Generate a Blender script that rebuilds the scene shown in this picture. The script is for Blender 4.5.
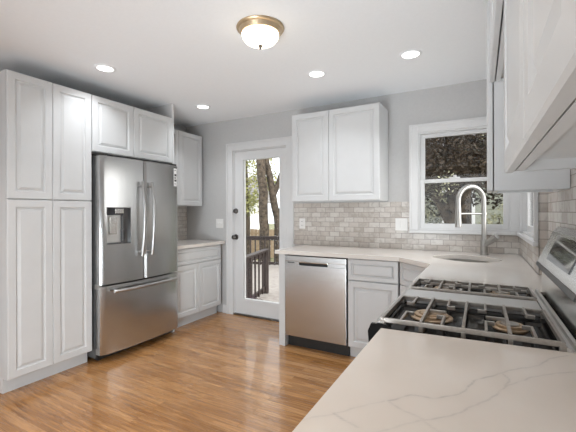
import bpy, bmesh, math, random
from mathutils import Vector, Matrix
random.seed(7)
for o in list(bpy.data.objects):
    bpy.data.objects.remove(o)
S = bpy.context.scene
COL = S.collection
PI = math.pi
DR = 0.0091                      # the range wall is very slightly out of square


def R(x, y, z=0.0):
    return (x - DR * y, y, z)


# ------------------------------------------------------------------ camera
F = 356.9066
cam_d = bpy.data.cameras.new('camera')
cam_d.sensor_width = 36.0
cam_d.lens = 36.0 * F / 576.0
cam_d.shift_y = -4.0707 / 576.0
cam_d.clip_start = 0.02
cam = bpy.data.objects.new('camera', cam_d)
cam.matrix_world = (Matrix.Translation((0, 0, 1.28)) @ Matrix.Rotation(0.5048, 4, 'Z')
                    @ Matrix.Rotation(PI / 2, 4, 'X') @ Matrix.Rotation(-0.0034, 4, 'Z'))
COL.objects.link(cam)
S.camera = cam

# ------------------------------------------------------------------ world, daylight, exposure
W = bpy.data.worlds.new('sky')
S.world = W
W.use_nodes = True
wn = W.node_tree.nodes
wn.clear()
wo = wn.new('ShaderNodeOutputWorld')
wb = wn.new('ShaderNodeBackground')
wr = wn.new('ShaderNodeValToRGB')
wc = wn.new('ShaderNodeTexCoord')
ws = wn.new('ShaderNodeSeparateXYZ')
wr.color_ramp.elements[0].position = 0.0
wr.color_ramp.elements[0].color = (0.80, 0.84, 0.88, 1)
wr.color_ramp.elements[1].position = 0.6
wr.color_ramp.elements[1].color = (0.96, 0.98, 1.0, 1)
L = W.node_tree.links
L.new(wc.outputs['Generated'], ws.inputs[0])
L.new(ws.outputs['Z'], wr.inputs[0])
L.new(wr.outputs[0], wb.inputs[0])
SKY = 2.3
GLOW = 8.0
wb.inputs[1].default_value = SKY
# hazy low sun: the sky is much brighter on the side-window side
wd = wn.new('ShaderNodeVectorMath')
wd.operation = 'DOT_PRODUCT'
L.new(wc.outputs['Generated'], wd.inputs[0])
wd.inputs[1].default_value = Vector((0.95, -0.05, 0.30)).normalized()
wm = wn.new('ShaderNodeMath')
wm.operation = 'MAXIMUM'
L.new(wd.outputs['Value'], wm.inputs[0])
wm.inputs[1].default_value = 0.0
wp = wn.new('ShaderNodeMath')
wp.operation = 'POWER'
L.new(wm.outputs[0], wp.inputs[0])
wp.inputs[1].default_value = 9.0
wg = wn.new('ShaderNodeMath')
wg.operation = 'MULTIPLY'
L.new(wp.outputs[0], wg.inputs[0])
wg.inputs[1].default_value = GLOW
wb2 = wn.new('ShaderNodeBackground')
wb2.inputs[0].default_value = (1.0, 0.97, 0.92, 1)
L.new(wg.outputs[0], wb2.inputs[1])
wa = wn.new('ShaderNodeAddShader')
L.new(wb.outputs[0], wa.inputs[0])
L.new(wb2.outputs[0], wa.inputs[1])
L.new(wa.outputs[0], wo.inputs[0])


def area(name, loc, rot, sx, sy, power, color):
    d = bpy.data.lights.new(name, 'AREA')
    d.shape = 'RECTANGLE'
    d.size = sx
    d.size_y = sy
    d.energy = power
    d.color = color
    o = bpy.data.objects.new(name, d)
    o.location = loc
    o.rotation_euler = rot
    COL.objects.link(o)
    return o


# added fill lamps, out of view: most tilted up to the ceiling, one level
FILL_COLOR = (0.86, 0.945, 1.0)
area('added_bounce_fill', (-1.2, -0.1, 0.25), (math.radians(146), 0, math.radians(-14)), 0.5, 0.5, 10.5, FILL_COLOR).data.spread = math.radians(110)
area('added_bounce_fill', (-1.9, -0.5, 0.6), (math.radians(120), 0, math.radians(3)), 0.8, 0.8, 1.2, FILL_COLOR).data.spread = math.radians(60)
area('added_low_fill', (-0.9, -0.6, 0.5), (math.radians(92), 0, math.radians(28)), 0.8, 0.8, 15.0, FILL_COLOR).data.spread = math.radians(90)
area('added_bounce_fill', (-1.0, -0.3, 0.9), (math.radians(118), 0, math.radians(-13)), 0.6, 0.6, 2.6, FILL_COLOR).data.spread = math.radians(60)
# the recessed lights of the near half of the room, out of the picture
for x_, y_ in ((-.75, .5), (-2.3, .6), (-.9, -.9), (-2.3, -.9)):
    area('recessed_lamp', (x_, y_, 2.43), (0, 0, 0), .11, .11, 4.2, (1.0, 0.87, 0.74)).data.spread = math.radians(100)
RECESSED_W = 3.1
S.view_settings.view_transform = 'Standard'
S.view_settings.look = 'None'
S.view_settings.exposure = 0.12
S.view_settings.gamma = 1.0
S.view_settings.use_curve_mapping = False
S.cycles.max_bounces = 10
S.cycles.diffuse_bounces = 6
S.cycles.glossy_bounces = 5
S.cycles.transparent_max_bounces = 12
S.cycles.sample_clamp_indirect = 6.0
S.cycles.use_denoising = True

# ------------------------------------------------------------------ materials


def mat(name, color, rough=0.5, metal=0.0, coat=0.0, aniso=0.0, spec=0.5):
    m = bpy.data.materials.new(name)
    m.use_nodes = True
    b = m.node_tree.nodes['Principled BSDF']
    b.inputs['Base Color'].default_value = (*color, 1)
    b.inputs['Roughness'].default_value = rough
    b.inputs['Metallic'].default_value = metal
    b.inputs['Coat Weight'].default_value = coat
    b.inputs['Anisotropic'].default_value = aniso
    b.inputs['Specular IOR Level'].default_value = spec
    return m


class N:
    """small node-building helper on one material"""

    def __init__(s, m):
        s.t = m.node_tree
        s.b = s.t.nodes['Principled BSDF']

    def new(s, kind, **kw):
        n = s.t.nodes.new(kind)
        for k, v in kw.items():
            if hasattr(n, k):
                setattr(n, k, v)
            else:
                n.inputs[k.replace('_', ' ')].default_value = v
        return n

    def link(s, a, b):
        s.t.links.new(a, b)

    def mapping(s, src, scale=(1, 1, 1), loc=(0, 0, 0)):
        n = s.t.nodes.new('ShaderNodeMapping')
        n.inputs['Scale'].default_value = scale
        n.inputs['Location'].default_value = loc
        s.link(src, n.inputs[0])
        return n.outputs[0]

    def obj(s):
        return s.t.nodes.new('ShaderNodeTexCoord').outputs['Object']

    def ramp(s, src, *stops):
        n = s.t.nodes.new('ShaderNodeValToRGB')
        cr = n.color_ramp
        while len(cr.elements) < len(stops):
            cr.elements.new(0.5)
        for e, (p, c) in zip(cr.elements, stops):
            e.position = p
            e.color = (*c, 1) if len(c) == 3 else c
        s.link(src, n.inputs[0])
        return n.outputs[0]

    def mix(s, fac, a, b, mode='MIX'):
        n = s.t.nodes.new('ShaderNodeMix')
        n.data_type = 'RGBA'
        n.blend_type = mode
        for sock, v in ((n.inputs[0], fac), (n.inputs[6], a), (n.inputs[7], b)):
            if hasattr(v, 'links'):
                s.link(v, sock)
            elif isinstance(v, (int, float)):
                sock.default_value = v
            else:
                sock.default_value = (*v, 1)
        return n.outputs[2]

    def bump(s, h, strength=0.2, dist=0.002):
        n = s.t.nodes.new('ShaderNodeBump')
        n.inputs['Strength'].default_value = strength
        n.inputs['Distance'].default_value = dist
        s.link(h, n.inputs['Height'])
        s.link(n.outputs[0], s.b.inputs['Normal'])


def mottled(name, c0, c1, scale=40, rough=0.5, bump=0.0, **kw):
    m = mat(name, c0, rough, **kw)
    n = N(m)
    t = n.new('ShaderNodeTexNoise', Scale=scale, Detail=4.0)
    n.link(n.obj(), t.inputs['Vector'])
    n.link(n.ramp(t.outputs['Fac'], (0.35, c0), (0.65, c1)), n.b.inputs['Base Color'])
    if bump:
        n.bump(t.outputs['Fac'], bump, 0.003)
    return m


M = {}
M['cab'] = mottled('white_cabinet_paint', (0.595, 0.602, 0.605), (0.61, 0.617, 0.62), 8, 0.32)
M['trimw'] = mottled('white_trim_paint', (0.66, 0.66, 0.66), (0.675, 0.675, 0.675), 8, 0.35)
M['wall'] = mottled('grey_wall_paint', (0.50, 0.495, 0.49), (0.52, 0.515, 0.51), 60, 0.75, 0.03)
M['ceil'] = mottled('white_ceiling_paint', (0.86, 0.88, 0.90), (0.875, 0.895, 0.915), 60, 0.85)
M['black'] = mottled('black_plastic', (0.012, 0.012, 0.012), (0.018, 0.018, 0.018), 30, 0.45)
M['enamel'] = mottled('black_enamel', (0.010, 0.010, 0.010), (0.012, 0.012, 0.012), 30, 0.08, spec=0.04)
M['darkbody'] = mottled('dark_grey_appliance_side', (0.10, 0.10, 0.10), (0.12, 0.12, 0.12), 20, 0.5)
M['glassblack'] = mottled('black_display_glass', (0.03, 0.03, 0.032), (0.04, 0.04, 0.042), 10, 0.06, spec=0.9)
M['iron'] = mottled('cast_iron_grate', (0.36, 0.335, 0.305), (0.46, 0.43, 0.395), 60, 0.34, 0.05, metal=0.7)
M['brass'] = mottled('tan_brass_burner', (0.42, 0.30, 0.19), (0.50, 0.37, 0.25), 60, 0.4, metal=0.6)
M['chrome'] = mottled('satin_nickel', (0.42, 0.41, 0.39), (0.46, 0.45, 0.43), 20, 0.42, metal=1.0)
M['bronze'] = mottled('dark_pewter_hardware', (0.13, 0.12, 0.115), (0.17, 0.16, 0.15), 60, 0.35, metal=0.9)
M['handle'] = mottled('satin_steel_handle', (0.42, 0.415, 0.41), (0.46, 0.455, 0.45), 20, 0.33, metal=1.0)
M['fixture'] = mottled('antique_brass_fixture', (0.55, 0.42, 0.27), (0.62, 0.48, 0.32), 20, 0.35, metal=0.7)
M['plastic'] = mottled('white_wall_plate_plastic', (0.78, 0.77, 0.75), (0.80, 0.79, 0.77), 10, 0.35)
M['paper'] = mottled('white_sticker', (0.82, 0.82, 0.82), (0.86, 0.86, 0.86), 10, 0.5)
M['rail'] = mottled('dark_brown_stained_wood', (0.022, 0.014, 0.012), (0.040, 0.026, 0.022), 14, 0.6, 0.05)
M['deck'] = mottled('weathered_deck_wood', (0.29, 0.26, 0.235), (0.37, 0.335, 0.30), 9, 0.8, 0.05)
M['fence'] = mottled('tan_fence_wood', (0.30, 0.215, 0.13), (0.40, 0.295, 0.19), 6, 0.8, 0.05)
M['bark'] = mottled('grey_brown_bark', (0.026, 0.019, 0.013), (0.115, 0.088, 0.062), 9, 0.9, 0.6)
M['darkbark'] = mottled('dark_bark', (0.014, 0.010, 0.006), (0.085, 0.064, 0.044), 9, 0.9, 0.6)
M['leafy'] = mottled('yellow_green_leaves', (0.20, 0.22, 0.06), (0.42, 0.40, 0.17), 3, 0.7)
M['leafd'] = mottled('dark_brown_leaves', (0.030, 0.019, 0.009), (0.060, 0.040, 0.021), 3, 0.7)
M['leafg'] = mottled('olive_leaves', (0.07, 0.08, 0.03), (0.42, 0.41, 0.27), 3, 0.6)
M['leafp'] = mottled('dark_purple_leaves', (0.035, 0.020, 0.025), (0.07, 0.04, 0.05), 6, 0.6)
M['soil'] = mottled('lawn', (0.10, 0.12, 0.045), (0.24, 0.22, 0.12), 2, 0.95, 0.2)
M['siding'] = mottled('pale_green_siding', (0.24, 0.25, 0.20), (0.28, 0.29, 0.24), 4, 0.8)
M['housew'] = mottled('white_siding', (0.72, 0.72, 0.70), (0.78, 0.78, 0.76), 4, 0.8)
M['shingle'] = mottled('grey_shingle', (0.16, 0.15, 0.15), (0.24, 0.23, 0.23), 8, 0.9)
M['stone'] = mottled('pale_stone', (0.55, 0.52, 0.44), (0.66, 0.62, 0.54), 14, 0.8)


def steel(name, c, rough, aniso=0.75, rot=0.0):
    m = mat(name, c, rough, 1.0)
    n = N(m)
    t = n.new('ShaderNodeTexNoise', Scale=1.0, Detail=2.0)
    n.link(n.mapping(n.obj(), (260, 260, 2)), t.inputs['Vector'])
    n.link(n.ramp(t.outputs['Fac'], (0.3, tuple(v * .97 for v in c)), (0.7, c)), n.b.inputs['Base Color'])
    tg = n.new('ShaderNodeTangent', direction_type='RADIAL', axis='Z')
    n.link(tg.outputs[0], n.b.inputs['Tangent'])
    n.b.inputs['Anisotropic'].default_value = aniso
    n.b.inputs['Anisotropic Rotation'].default_value = rot
    return m


M['steel'] = steel('brushed_stainless', (0.53, 0.53, 0.525), 0.26)
M['steelflat'] = steel('stainless_cooktop_plate', (0.66, 0.655, 0.64), 0.42, 0.0)
M['steelmir'] = mottled('polished_stainless', (0.66, 0.65, 0.63), (0.70, 0.69, 0.67), 10, 0.2, metal=1.0)


def floor_mat():
    m = mat('oak_floor', (0.4, 0.2, 0.1), 0.22, coat=0.3)
    n = N(m)
    oc = n.obj()
    br = n.new('ShaderNodeTexBrick', offset=0.37, offset_frequency=3, squash=1.0)
    br.inputs['Color1'].default_value = (0, 0, 0, 1)
    br.inputs['Color2'].default_value = (1, 1, 1, 1)
    br.inputs['Mortar'].default_value = (0.5, 0.5, 0.5, 1)
    br.inputs['Scale'].default_value = 1.0
    br.inputs['Mortar Size'].default_value = 0.0007
    br.inputs['Mortar Smooth'].default_value = 0.1
    br.inputs['Brick Width'].default_value = 0.95
    br.inputs['Row Height'].default_value = 0.0572
    n.link(oc, br.inputs['Vector'])
    # shift the grain of each plank
    sh = n.new('ShaderNodeVectorMath', operation='MULTIPLY')
    n.link(br.outputs['Color'], sh.inputs[0])
    sh.inputs[1].default_value = (7.0, 5.0, 0)
    ad = n.new('ShaderNodeVectorMath', operation='ADD')
    n.link(oc, ad.inputs[0])
    n.link(sh.outputs[0], ad.inputs[1])
    g = n.new('ShaderNodeTexNoise', Scale=1.0, Detail=5.0, Distortion=0.6)
    n.link(n.mapping(ad.outputs[0], (3.0, 75, 1)), g.inputs['Vector'])
    wv = n.new('ShaderNodeTexNoise', Scale=1.0, Detail=2.0, Distortion=1.2)
    n.link(n.mapping(ad.outputs[0], (1.5, 16, 1)), wv.inputs['Vector'])
    mul = n.new('ShaderNodeMath', operation='MULTIPLY')
    n.link(wv.outputs['Fac'], mul.inputs[0])
    mul.inputs[1].default_value = 14.0
    sn = n.new('ShaderNodeMath', operation='SINE')
    n.link(mul.outputs[0], sn.inputs[0])
    base = n.ramp(br.outputs['Color'], (0.0, (0.38, 0.187, 0.066)), (0.5, (0.455, 0.232, 0.088)), (1.0, (0.51, 0.278, 0.118)))
    gr = n.ramp(g.outputs['Fac'], (0.32, (0.60, 0.55, 0.50)), (0.58, (1.08, 1.08, 1.08)))
    c1 = n.mix(1.0, base, gr, 'MULTIPLY')
    ring = n.ramp(sn.outputs[0], (0.0, (0.74, 0.69, 0.64)), (0.25, (1.03, 1.03, 1.03)), (1.0, (1.03, 1.03, 1.03)))
    c2 = n.mix(0.75, c1, ring, 'MULTIPLY')
    c3 = n.mix(br.outputs['Fac'], c2, (0.16, 0.075, 0.03))
    n.link(c3, n.b.inputs['Base Color'])
    n.link(n.ramp(g.outputs['Fac'], (0.3, (0.30,) * 3), (0.7, (0.20,) * 3)), n.b.inputs['Roughness'])
    return m


M['floor'] = floor_mat()


def tile_mat(name, axis):
    m = mat(name, (0.6, 0.57, 0.53), 0.25)
    n = N(m)
    oc = n.obj()
    sp = n.new('ShaderNodeSeparateXYZ')
    n.link(oc, sp.inputs[0])
    cb = n.new('ShaderNodeCombineXYZ')
    n.link(sp.outputs['X' if axis == 'x' else 'Y'], cb.inputs[0])
    n.link(sp.outputs['Z'], cb.inputs[1])
    br = n.new('ShaderNodeTexBrick', offset=0.5, offset_frequency=2, squash=1.0)
    br.inputs['Color1'].default_value = (0, 0, 0, 1)
    br.inputs['Color2'].default_value = (1, 1, 1, 1)
    br.inputs['Mortar'].default_value = (0.5, 0.5, 0.5, 1)
    br.inputs['Scale'].default_value = 1.0
    br.inputs['Mortar Size'].default_value = 0.0022
    br.inputs['Mortar Smooth'].default_value = 0.2
    br.inputs['Brick Width'].default_value = 0.107
    br.inputs['Row Height'].default_value = 0.0515
    n.link(n.mapping(cb.outputs[0], (1, 1, 1), (0.02, -0.914 + 0.0515 * 20, 0)), br.inputs['Vector'])
    base = n.ramp(br.outputs['Color'], (0.0, (0.48, 0.435, 0.39)), (0.35, (0.535, 0.49, 0.45)),
                  (0.7, (0.59, 0.555, 0.515)), (1.0, (0.63, 0.60, 0.56)))
    sh = n.new('ShaderNodeVectorMath', operation='MULTIPLY_ADD')
    n.link(br.outputs['Color'], sh.inputs[0])
    sh.inputs[1].default_value = (5, 3, 4)
    n.link(oc, sh.inputs[2])
    ve = n.new('ShaderNodeTexNoise', Scale=11.0, Detail=6.0, Distortion=1.5)
    n.link(sh.outputs[0], ve.inputs['Vector'])
    vr = n.ramp(ve.outputs['Fac'], (0.38, (0.86, 0.85, 0.84)), (0.48, (1.0, 1.0, 1.0)), (0.60, (1.05, 1.05, 1.05)))
    c = n.mix(1.0, base, vr, 'MULTIPLY')
    n.link(n.mix(br.outputs['Fac'], c, (0.31, 0.28, 0.255)), n.b.inputs['Base Color'])
    inv = n.new('ShaderNodeMath', operation='SUBTRACT')
    inv.inputs[0].default_value = 1.0
    n.link(br.outputs['Fac'], inv.inputs[1])
    n.bump(inv.outputs[0], 0.5, 0.0015)
    return m


M['tilex'] = tile_mat('marble_brick_tile_back', 'x')
M['tiley'] = tile_mat('marble_brick_tile_side', 'y')


def quartz_mat():
    m = mat('white_quartz', (0.78, 0.76, 0.73), 0.10)
    n = N(m)
    oc = n.obj()
    t = n.new('ShaderNodeTexNoise', Scale=5.0, Detail=3.0)
    n.link(oc, t.inputs['Vector'])
    base = n.ramp(t.outputs['Fac'], (0.3, (0.69, 0.645, 0.595)), (0.7, (0.73, 0.69, 0.65)))
    at = n.new('ShaderNodeAttribute', attribute_name='vein')
    t2 = n.new('ShaderNodeTexNoise', Scale=35.0, Detail=3.0)
    n.link(oc, t2.inputs['Vector'])
    k = n.new('ShaderNodeMath', operation='MULTIPLY')
    n.link(at.outputs['Fac'], k.inputs[0])
    n.link(n.ramp(t2.outputs['Fac'], (0.35, (0.35,) * 3), (0.62, (1.0,) * 3)), k.inputs[1])
    n.link(n.mix(k.outputs[0], base, (0.36, 0.35, 0.35)), n.b.inputs['Base Color'])
    return m


M['quartz'] = quartz_mat()


def glass_mat(name, refl, tint=(1, 1, 1)):
    m = bpy.data.materials.new(name)
    m.use_nodes = True
    t = m.node_tree
    t.nodes.clear()
    o = t.nodes.new('ShaderNodeOutputMaterial')
    mx = t.nodes.new('ShaderNodeMixShader')
    tr = t.nodes.new('ShaderNodeBsdfTransparent')
    tr.inputs[0].default_value = (*tint, 1)
    gl = t.nodes.new('ShaderNodeBsdfGlossy')
    gl.inputs['Roughness'].default_value = 0.01
    fr = t.nodes.new('ShaderNodeFresnel')
    fr.inputs[0].default_value = refl
    t.links.new(fr.outputs[0], mx.inputs[0])
    t.links.new(tr.outputs[0], mx.inputs[1])
    t.links.new(gl.outputs[0], mx.inputs[2])
    t.links.new(mx.outputs[0], o.inputs[0])
    return m


M['glass'] = glass_mat('clear_glass', 1.2)
M['glassw'] = glass_mat('window_glass', 1.3)


def glow(name, color, strength):
    m = mat(name, color, 0.4)
    b = m.node_tree.nodes['Principled BSDF']
    b.inputs['Emission Color'].default_value = (*color, 1)
    b.inputs['Emission Strength'].default_value = strength
    return m


M['lamp'] = glow('recessed_light_diffuser', (1.0, 0.98, 0.95), 4.0)
M['dome'] = glow('frosted_lamp_glass', (1.0, 0.88, 0.68), 4.0)

# ------------------------------------------------------------------ mesh helpers


class MB:
    """collects shapes in a bmesh"""

    def __init__(s):
        s.bm = bmesh.new()

    def box(s, x0, x1, y0, y1, z0, z1, bev=0.0):
        x0, x1 = min(x0, x1), max(x0, x1)
        y0, y1 = min(y0, y1), max(y0, y1)
        z0, z1 = min(z0, z1), max(z0, z1)
        b = bmesh.new()
        bmesh.ops.create_cube(b, size=1)
        for v in b.verts:
            v.co = Vector(((x0 + x1) / 2 + v.co.x * (x1 - x0), (y0 + y1) / 2 + v.co.y * (y1 - y0), (z0 + z1) / 2 + v.co.z * (z1 - z0)))
        if bev:
            bmesh.ops.bevel(b, geom=b.edges[:], offset=bev, segments=2, affect='EDGES', profile=0.7)
        s.add(b)
        return s

    def add(s, b):
        me = bpy.data.meshes.new('tmp')
        b.to_mesh(me)
        b.free()
        s.bm.from_mesh(me)
        bpy.data.meshes.remove(me)

    def prism(s, pts, z0, z1, holes=(), bev=0.0):
        """polygon (list of x, y) raised from z0 to z1, with holes"""
        b = bmesh.new()
        edges = []
        for loop in [pts] + list(holes):
            vs = [b.verts.new((x, y, z1)) for x, y in loop]
            for i in range(len(vs)):
                edges.append(b.edges.new((vs[i], vs[(i + 1) % len(vs)])))
        r = bmesh.ops.triangle_fill(b, edges=edges, use_beauty=True)
        bmesh.ops.recalc_face_normals(b, faces=b.faces[:])
        ex = bmesh.ops.extrude_face_region(b, geom=b.faces[:])
        for e in ex['geom']:
            if isinstance(e, bmesh.types.BMVert):
                e.co.z = z0
        bmesh.ops.recalc_face_normals(b, faces=b.faces[:])
        if bev:
            bmesh.ops.dissolve_limit(b, angle_limit=0.01, verts=b.verts[:], edges=b.edges[:])
            es = [e for e in b.edges if len(e.link_faces) == 2 and abs(e.verts[0].co.z - z1) < 1e-6 and abs(e.verts[1].co.z - z1) < 1e-6 and e.calc_face_angle(0) > 0.5]
            bmesh.ops.bevel(b, geom=es, offset=bev, segments=2, affect='EDGES')
        s.add(b)
        return s

    def xprism(s, pts, x0, x1):
        """profile (y, z) swept along x"""
        b = bmesh.new()
        f = b.faces.new([b.verts.new((x0, y, z)) for y, z in pts])
        ex = bmesh.ops.extrude_face_region(b, geom=[f])
        for e in ex['geom']:
            if isinstance(e, bmesh.types.BMVert):
                e.co.x = x1
        bmesh.ops.recalc_face_normals(b, faces=b.faces[:])
        s.add(b)
        return s

    def yprism(s, pts, y0, y1):
        """profile (x, z) swept along y"""
        b = bmesh.new()
        f = b.faces.new([b.verts.new((x, y0, z)) for x, z in pts])
        ex = bmesh.ops.extrude_face_region(b, geom=[f])
        for e in ex['geom']:
            if isinstance(e, bmesh.types.BMVert):
                e.co.y = y1
        bmesh.ops.recalc_face_normals(b, faces=b.faces[:])
        s.add(b)
        return s

    def lathe(s, prof, c=(0, 0, 0), axis=(0, 0, 1), seg=28):
        """profile [(radius, height)] turned about an axis"""
        q = Vector((0, 0, 1)).rotation_difference(Vector(axis).normalized())
        c = Vector(c)
        rings = []
        for r, h in prof:
            if r < 1e-6:
                rings.append([s.bm.verts.new(c + q @ Vector((0, 0, h)))])
            else:
                rings.append([s.bm.verts.new(c + q @ Vector((r * math.cos(a), r * math.sin(a), h))) for a in (2 * PI * i / seg for i in range(seg))])
        for A, B in zip(rings, rings[1:]):
            for i in range(seg):
                j = (i + 1) % seg
                if len(A) == 1 and len(B) == 1:
                    continue
                if len(A) == 1:
                    s.bm.faces.new((A[0], B[i], B[j]))
                elif len(B) == 1:
                    s.bm.faces.new((A[i], A[j], B[0]))
                else:
                    s.bm.faces.new((A[i], A[j], B[j], B[i]))
        return s

    def tube(s, pts, r, seg=10, caps=True):
        """round bar along points; r a number or one per point"""
        P = [Vector(p) for p in pts]
        rr = r if isinstance(r, (list, tuple)) else [r] * len(P)
        rings = []
        up = Vector((0, 0, 1))
        prev = None
        for i, p in enumerate(P):
            a = P[max(i - 1, 0)]
            b_ = P[min(i + 1, len(P) - 1)]
            t = (b_ - a).normalized()
            if prev is None:
                u = t.cross(up)
                if u.length < 1e-3:
                    u = t.cross(Vector((1, 0, 0)))
                u.normalize()
            else:
                u = (prev - t * prev.dot(t))
                u.normalize()
            prev = u
            w = t.cross(u)
            rings.append([s.bm.verts.new(p + rr[i] * (math.cos(k) * u + math.sin(k) * w)) for k in (2 * PI * j / seg for j in range(seg))])
        for A, B in zip(rings, rings[1:]):
            for i in range(seg):
                j = (i + 1) % seg
                s.bm.faces.new((A[i], A[j], B[j], B[i]))
        if caps:
            s.bm.faces.new(rings[0][::-1])
            s.bm.faces.new(rings[-1])
        return s

    def door(s, x0, x1, z0, z1, y=0.0, stile=0.06, t=0.02):
        """raised-panel door: front at y, looking to -y"""
        w = min(x1 - x0, z1 - z0)
        st = min(stile, w * 0.28)
        k = min(1.0, w / 0.30)
        rings = [(0.0, t), (0.0, 0.004), (0.004, 0.0), (st - 0.007 * k, 0.0), (st - 0.001, 0.0105), (st + 0.006 * k, 0.0115),
                 (st + 0.026 * k, 0.002), (st + 0.029 * k, 0.002)]
        loops = []
        for ins, d in rings:
            loops.append([s.bm.verts.new(p) for p in ((x0 + ins, y + d, z0 + ins), (x1 - ins, y + d, z0 + ins), (x1 - ins, y + d, z1 - ins), (x0 + ins, y + d, z1 - ins))])
        for A, B in zip(loops, loops[1:]):
            for i in range(4):
                j = (i + 1) % 4
                s.bm.faces.new((A[i], A[j], B[j], B[i]))
        s.bm.faces.new(loops[-1])
        s.bm.faces.new(loops[0][::-1])
        return s

    def build(s, name, m, parent=None, smooth=0.0, org=None):
        bmesh.ops.recalc_face_normals(s.bm, faces=s.bm.faces[:])
        if org is None and parent is not None and 'org' in META.get(parent.name, {}):
            org = META[parent.name]['org']
        if org:
            bmesh.ops.translate(s.bm, verts=s.bm.verts[:], vec=-Vector(org))
        me = bpy.data.meshes.new(name)
        s.bm.to_mesh(me)
        s.bm.free()
        me.materials.append(m)
        if smooth:
            for p in me.polygons:
                p.use_smooth = True
            me.set_sharp_from_angle(angle=math.radians(smooth))
        o = bpy.data.objects.new(name, me)
        COL.objects.link(o)
        if parent:
            o.parent = parent
        META[o.name] = dict(org=org or (0, 0, 0))
        return o


META = {}


def tag(o, label, cat, group=None):
    o['label'] = label
    o['category'] = cat
    if group:
        o['group'] = group
    return o


def struct(o, label=None):
    o['kind'] = 'structure'
    if label:
        o['label'] = label
    return o


def thing(name, label, cat, loc=(0, 0, 0), rotz=0.0, org=None, group=None):
    """Empty at the thing's base; geometry of its parts is given relative to org"""
    o = bpy.data.objects.new(name, None)
    o.empty_display_size = 0.1
    COL.objects.link(o)
    o.location = loc
    o.rotation_euler = (0, 0, rotz)
    META[o.name] = dict(org=org or (0, 0, 0))
    tag(o, label, cat, group)
    return o


def right_thing(name, label, cat, x, y, z=0.0):
    """thing of the range wall: parts given in that wall's own frame"""
    return thing(name, label, cat, R(x, y, z), DR, (x, y, z))


def dup(root, loc, label, rotz=None):
    r = root.copy()
    COL.objects.link(r)
    r.location = loc
    if rotz is not None:
        r.rotation_euler = (0, 0, rotz)
    r['label'] = label
    for ch in list(root.children):
        c = ch.copy()
        COL.objects.link(c)
        c.parent = r
        for g in list(ch.children):
            d = g.copy()
            COL.objects.link(d)
            d.parent = c
    return r


# ------------------------------------------------------------------ room shell
XL, YB, ZC, YF = -3.565, 3.59, 2.44, -3.0
struct(MB().box(-3.7, 0.6, YF - .1, YB + .12, -0.12, 0).build('floor', M['floor']), 'honey oak strip floor')
struct(MB().box(-3.7, 0.6, YF - .1, YB + .12, ZC, ZC + .15).build('ceiling', M['ceil']), 'smooth white ceiling')
struct(MB().box(XL - .12, XL, YF, YB + .12, 0, ZC).build('wall_left', M['wall']), 'grey painted wall behind the refrigerator')
D0, D1, DT = -2.765, -1.995, 2.045
WX0, WX1, WZ0, WZ1 = -0.56, 0.19, 1.105, 2.03
b = MB()
for a in ((XL, D0, 0, ZC), (D0, D1, DT, ZC), (D1, WX0, 0, ZC), (WX0, WX1, 0, WZ0), (WX0, WX1, WZ1, ZC), (WX1, 0.42, 0, ZC)):
    b.box(a[0], a[1], YB, YB + .12, a[2], a[3])
struct(b.build('wall_back', M['wall']), 'grey painted wall with the glazed door and sink window')
RX, RXW, YJ = 0.340, 0.298, 2.49       # range wall, window part of it, the jog between
Y20, Y21 = 2.58, 3.50
b = MB()
b.box(RX, RX + .14, YF, YJ, 0, ZC)
for a in ((YJ, Y20, 0, ZC), (Y20, Y21, 0, WZ0), (Y20, Y21, WZ1, ZC), (Y21, YB, 0, ZC)):
    b.box(RXW, RX + .14, a[0], a[1], a[2], a[3])
o = struct(b.build('wall_right', M['wall']), 'grey painted wall behind the range')
o.rotation_euler = (0, 0, DR)
b = MB()
for a in ((XL, -3.2, 0, ZC), (-3.2, 0.0, 0, 0.55), (-3.2, 0.0, 2.25, ZC), (0.0, 0.5, 0, ZC)):
    b.box(a[0], a[1], YF - .1, YF, a[2], a[3])
struct(b.build('wall_front', M['wall']), 'grey wall with a wide window, behind the viewer')

# baseboards
struct(MB().box(-2.93, -2.858, YB - .016, YB, 0, .10, .003).build('baseboard_back', M['trimw']))
struct(MB().box(XL, XL + .016, YF, 1.22, 0, .10, .003).build('baseboard_left', M['trimw']))


def casing(b, x0, x1, z0, z1, y, w=0.075, t=0.02, bottom=False):
    """flat casing with a raised outer band round an opening in a wall that faces -y"""
    parts = [(x0 - w, x0, z0, z1 + w), (x1, x1 + w, z0, z1 + w), (x0, x1, z1, z1 + w)]
    for a in parts:
        b.box(a[0], a[1], y - t, y, a[2], a[3], .003)
    b.box(x0 - w - .006, x0 - w + .016, y - t - .010, y, z0, z1 + w + .006, .003)
    b.box(x1 + w - .016, x1 + w + .006, y - t - .010, y, z0, z1 + w + .006, .003)
    b.box(x0 - w + .016, x1 + w - .016, y - t - .0098, y, z1 + w - .016, z1 + w + .0055)
    return b


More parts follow.
